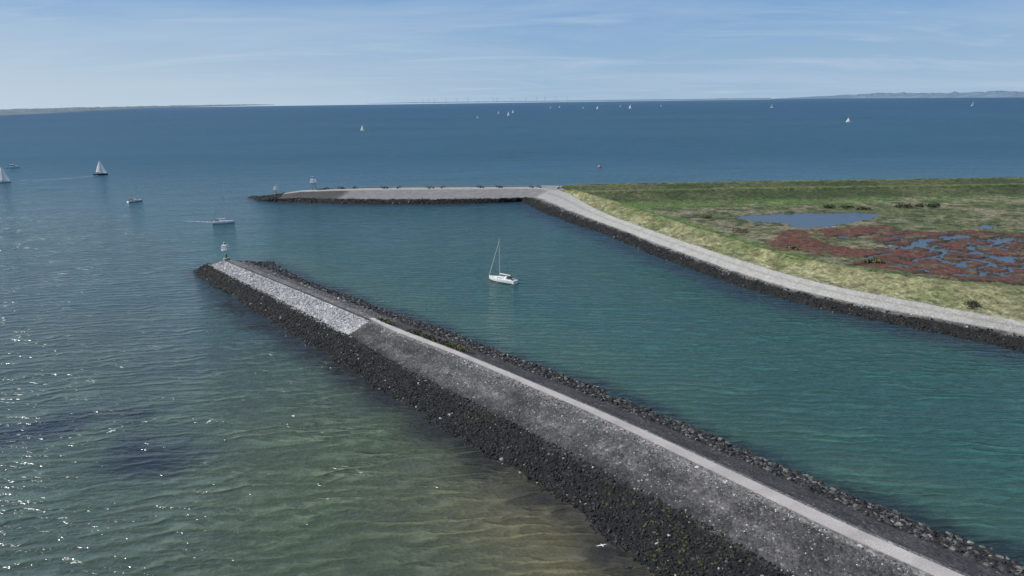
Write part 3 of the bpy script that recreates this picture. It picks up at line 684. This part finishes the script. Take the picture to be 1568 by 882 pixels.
def wake(pts,w0,w1,inten=1):
    L_=resamp(np.array([G(u,v,.05) for u,v in pts]),80);t=np.linspace(0,1,80)
    d=np.gradient(L_[:,:2],axis=0);nn=np.stack([-d[:,1],d[:,0]],1);nn/=np.linalg.norm(nn,axis=1)[:,None]
    cols=[-1,-.6,0,.6,1];V=[];C=[]
    for q in cols:
        w=(w0+(w1-w0)*t)[:,None];p=L_[:,:2]+nn*w*q;V.append(np.column_stack([p,L_[:,2]]));C.append((1-abs(q))*(1-t)*inten)
    V=np.stack(V,1);C=np.stack(C,1);C=np.stack([C,C,C],-1)
    mesh_np('boat_wake',V,grid_faces(80,5),mwk,C)
wake([(337,341),(310,339.5),(275,338)],.8,2.5,1.6)
wake([(150,268.5),(120,272),(60,276),(20,278)],.8,3,2.0)
wake([(10,257),(-10,258.5),(-40,262)],1,3,1.4)
wake([(-2,281),(-30,284)],1,2,1)
# ------------------------------------------------------------ beacons
def rail(parent,z,r,n=8):
    for i in range(n):
        a=6.283*i/n;b2_=6.283*(i+1)/n
        tube('rail_post_%d'%i,(r*math.cos(a),r*math.sin(a),z),(r*math.cos(a),r*math.sin(a),z+.9),.025,.025,M_hull,parent,5)
        tube('rail_bar_%d'%i,(r*math.cos(a),r*math.sin(a),z+.9),(r*math.cos(b2_),r*math.sin(b2_),z+.9),.025,.025,M_hull,parent,5)
def beacon(u,v,z,h,band,name='harbour_light'):
    e=empty(name,G(u,v,z))
    tube('plinth',(0,0,-.6),(0,0,.5),1.1,1.0,M_conc,e,16);tube('column_base',(0,0,.5),(0,0,h*.35),.32,.30,band,e,14)
    tube('column_mid',(0,0,h*.35),(0,0,h*.62),.30,.28,M_hull,e,14)
    tube('platform',(0,0,h*.62),(0,0,h*.62+.12),1.25,1.25,M_hull,e,16);rail(e,h*.62+.12,1.2)
    box('lamp_cabinet',(0,0,h*.62+.9),(1.6,1.6,1.5),M_hull,e,.95)
    tube('lantern',(0,0,h*.62+1.65),(0,0,h*.62+2.2),.32,.28,band,e,12);tube('lantern_cap',(0,0,h*.62+2.2),(0,0,h*.62+2.45),.36,.05,M_steel,e,12)
    tube('ladder_left',(-.2,-.45,.2),(-.2,-.45,h*.62),.03,.03,M_steel,e,5);tube('ladder_right',(.2,-.45,.2),(.2,-.45,h*.62),.03,.03,M_steel,e,5)
    for k in range(int(h*.6/.35)): tube('ladder_rung_%d'%k,(-.2,-.45,.3+.35*k),(.2,-.45,.3+.35*k),.02,.02,M_steel,e,5)
beacon(347,397.5,4.0,4.9,M_green)
beacon(423,297.5,2.6,4.0,M_red)
e=empty('radar_station',G(481,291,4.3))
for sx in(-1,1):
    for sy in(-1,1): tube('leg_%d_%d'%(sx>0,sy>0),(sx*1.0,sy*1.0,-.5),(sx*.8,sy*.8,4.2),.13,.11,M_steel,e,8)
for k,(z0,z1) in enumerate([(.2,2.1),(2.1,4.1)]):
    for s in(-1,1): tube('brace_%d_%d'%(k,s>0),(-.9,s*.9,z0),(.9,s*.9,z1),.06,.06,M_steel,e,6);tube('brace_b_%d_%d'%(k,s>0),(s*.9,.9,z0),(s*.9,-.9,z1),.06,.06,M_steel,e,6)
box('platform',(0,0,4.25),(3.4,3.0,.2),M_hull,e)
box('equipment_cabin',(-.6,0,5.1),(1.7,1.7,1.5),M_hull,e);box('switch_cabinet',(1.1,0,4.95),(1.0,1.0,1.2),M_hull,e)
for i,(x,y) in enumerate([(-1.5,-1.4),(0,-1.4),(1.5,-1.4),(1.5,1.4),(0,1.4),(-1.5,1.4)]): tube('rail_post_%d'%i,(x,y,4.3),(x,y,5.4),.03,.03,M_steel,e,5)
tube('rail_front',(-1.5,-1.4,5.4),(1.5,-1.4,5.4),.03,.03,M_steel,e,5);tube('rail_back',(-1.5,1.4,5.4),(1.5,1.4,5.4),.03,.03,M_steel,e,5)
tube('antenna_mast',(-.5,0,5.6),(-.5,0,7.4),.07,.05,M_steel,e);box('radar_scanner',(-.5,0,7.2),(1.6,.2,.22),M_hull,e)
e=empty('navigation_buoy',G(918,256,0));tube('float',(0,0,-.5),(0,0,.6),1.3,1.4,M_orange,e,16);tube('body',(0,0,.6),(0,0,1.5),1.0,.45,M_orange,e,12);tube('topmark_a',(-.3,0,1.5),(.3,0,1.9),.09,.09,M_orange,e);tube('topmark_b',(.3,0,1.5),(-.3,0,1.9),.09,.09,M_orange,e)
M_box=simple('tackle_dark',(.03,.035,.03),.7)
for u,v in [(500,290.5),(520,289.5),(524,289.5),(543,289.2),(585,289),(590,289),(611,288.8),(655,288.7),(661,288.7),(678,288.6),(733,288.2),(737,288.2),(762,288),(766,288),(813,288),(825,288),(857,290)]:
    g=G(u,v,4.5);k=random.choice([0,1,3]);rz=random.uniform(-.6,.6)+(math.pi if random.random()<.2 else 0)
    e=empty('angler',(g[0],g[1]+.8,4.5),rz);person((0,0,0),0,e,False,'body',k)
    tube('fishing_rod',(.2,.22,1.0),(.25,2.6,3.0),.02,.008,M_steel,e,5);box('tackle_trolley',(.9,-.2,.45),(.9,.6,.85),M_box,e,.9);box('folding_chair_seat',(-.8,-.1,.42),(.55,.5,.06),M_box,e);box('folding_chair_back',(-.8,-.36,.75),(.55,.06,.7),M_box,e)
M_gull=simple('feathers',(.8,.8,.8),.8,var=.15)
def gull(u,v,z,rz,flap=.3,s=1.0):
    J=[(-.28,0,0),(-.12,0,.0),(.06,0,.01),(.17,0,.04),(.25,0,.05),(.31,0,.04),(.02,.25,.08*flap*3),(-.03,.48,.05*flap),(-.12,.68,-.04),(.02,-.25,.08*flap*3),(-.03,-.48,.05*flap),(-.12,-.68,-.04)]
    E=[(2,1),(1,0),(2,3),(3,4),(4,5),(2,6),(6,7),(7,8),(2,9),(9,10),(10,11)]
    rr=[(.05,.015),(.08,.06),(.09,.08),(.05,.05),(.045,.045),(.012,.012),(.075,.02),(.06,.014),(.01,.006),(.075,.02),(.06,.014),(.01,.006)]
    me=bpy.data.meshes.new('seagull');me.from_pydata(J,E,[]);ob=bpy.data.objects.new('seagull',me);COL.objects.link(ob)
    ob.modifiers.new('s','SKIN')
    for i,vv in enumerate(me.skin_vertices[0].data): vv.radius=rr[i];vv.use_root=(i==2)
    ob.modifiers.new('u','SUBSURF').levels=1
    me.materials.append(M_gull);ob.location=G(u,v,z);ob.rotation_euler=(random.uniform(-.3,.3),0,rz);ob.scale=(s,s,s)
gull(170,661,1.5,1.9,s=1.1);gull(449,637,2,.6);gull(922,835,3,-1.2);gull(321,645,1,2.4,s=.9);gull(175,659,1.2,.3,s=.8)
# ------------------------------------------------------------ world, sun, camera
SUN_AZ=math.radians(-92);SUN_EL=math.radians(44)   # azimuth measured clockwise from +Y (view heading)
w=bpy.data.worlds.new('World');scn.world=w;w.use_nodes=True;nt=w.node_tree;l=nt.links
bg=nt.nodes['Background'];sky=N(nt,'ShaderNodeTexSky',sky_type='NISHITA');sky.sun_disc=False;sky.sun_elevation=SUN_EL;sky.sun_rotation=SUN_AZ
sky.air_density=1.0;sky.dust_density=.6;sky.ozone_density=2.0;sky.altitude=50
tc=N(nt,'ShaderNodeTexCoord');sp=N(nt,'ShaderNodeSeparateXYZ');l.new(tc.outputs['Generated'],sp.inputs[0])
z_=sp.outputs[2]
# low-level marine haze band over the physical sky
hz=mixrgb(nt,maprange(nt,z_,0,.17,0,1),(4.0,5.7,7.5),(1.3,3.5,7.4))
dt=mathn(nt,'ADD',mathn(nt,'MULTIPLY',sp.outputs[0],-.8),mathn(nt,'MULTIPLY',sp.outputs[1],.6))
hz=mixrgb(nt,mathn(nt,'MULTIPLY',maprange(nt,dt,.55,1.0,0,.75),maprange(nt,z_,0,.13,1,.12)),hz,(6.6,7.8,8.8))
base=mixrgb(nt,maprange(nt,z_,0,.5,.95,.25),sky.outputs[0],hz)
zz=mathn(nt,'MAXIMUM',mathn(nt,'ADD',z_,.10),.03)
cb=N(nt,'ShaderNodeCombineXYZ');l.new(mathn(nt,'DIVIDE',sp.outputs[0],zz),cb.inputs[0]);l.new(mathn(nt,'DIVIDE',sp.outputs[1],zz),cb.inputs[1])
def cloud(scx,scy,rot,a,b_,amt,sc=.9,dis=.5,loc=0):
    mp=N(nt,'ShaderNodeMapping');mp.inputs['Location'].default_value=(loc,loc*.7,0);mp.inputs['Scale'].default_value=(scx,scy,1);mp.inputs['Rotation'].default_value=(0,0,rot);l.new(cb.outputs[0],mp.inputs['Vector'])
    no=N(nt,'ShaderNodeTexNoise',Scale=sc,Detail=9,Roughness=.62,Distortion=dis);l.new(mp.outputs[0],no.inputs['Vector'])
    return maprange(nt,no.outputs['Fac'],a,b_,0,amt)
f1=cloud(.35,.6,-.35,.46,.82,.6,loc=3.1);f2=cloud(.5,1.2,-.75,.50,.78,.6,dis=1.0,loc=2.3)
fc=mathn(nt,'MAXIMUM',f1,f2)
fin=mixrgb(nt,fc,base,(5.8,7.0,8.4))
l.new(fin,bg.inputs['Color']);bg.inputs['Strength'].default_value=.09
sd=bpy.data.lights.new('sun','SUN');sd.energy=4.4;sd.angle=math.radians(.53);sd.color=(1,.96,.9)
so=bpy.data.objects.new('sun',sd);COL.objects.link(so)
S=Vector((math.sin(SUN_AZ)*math.cos(SUN_EL),math.cos(SUN_AZ)*math.cos(SUN_EL),math.sin(SUN_EL)))
so.rotation_euler=S.to_track_quat('Z','Y').to_euler();so.location=(0,0,100)
cd=bpy.data.cameras.new('camera');co=bpy.data.objects.new('camera',cd);COL.objects.link(co);scn.camera=co
cd.sensor_width=36;cd.lens=36*F/1568;cd.clip_end=60000;cd.clip_start=.5
co.matrix_world=Matrix.Translation((0,0,CAM_H))@R.to_4x4()
scn.view_settings.view_transform='Standard';scn.view_settings.look='None';scn.view_settings.exposure=0
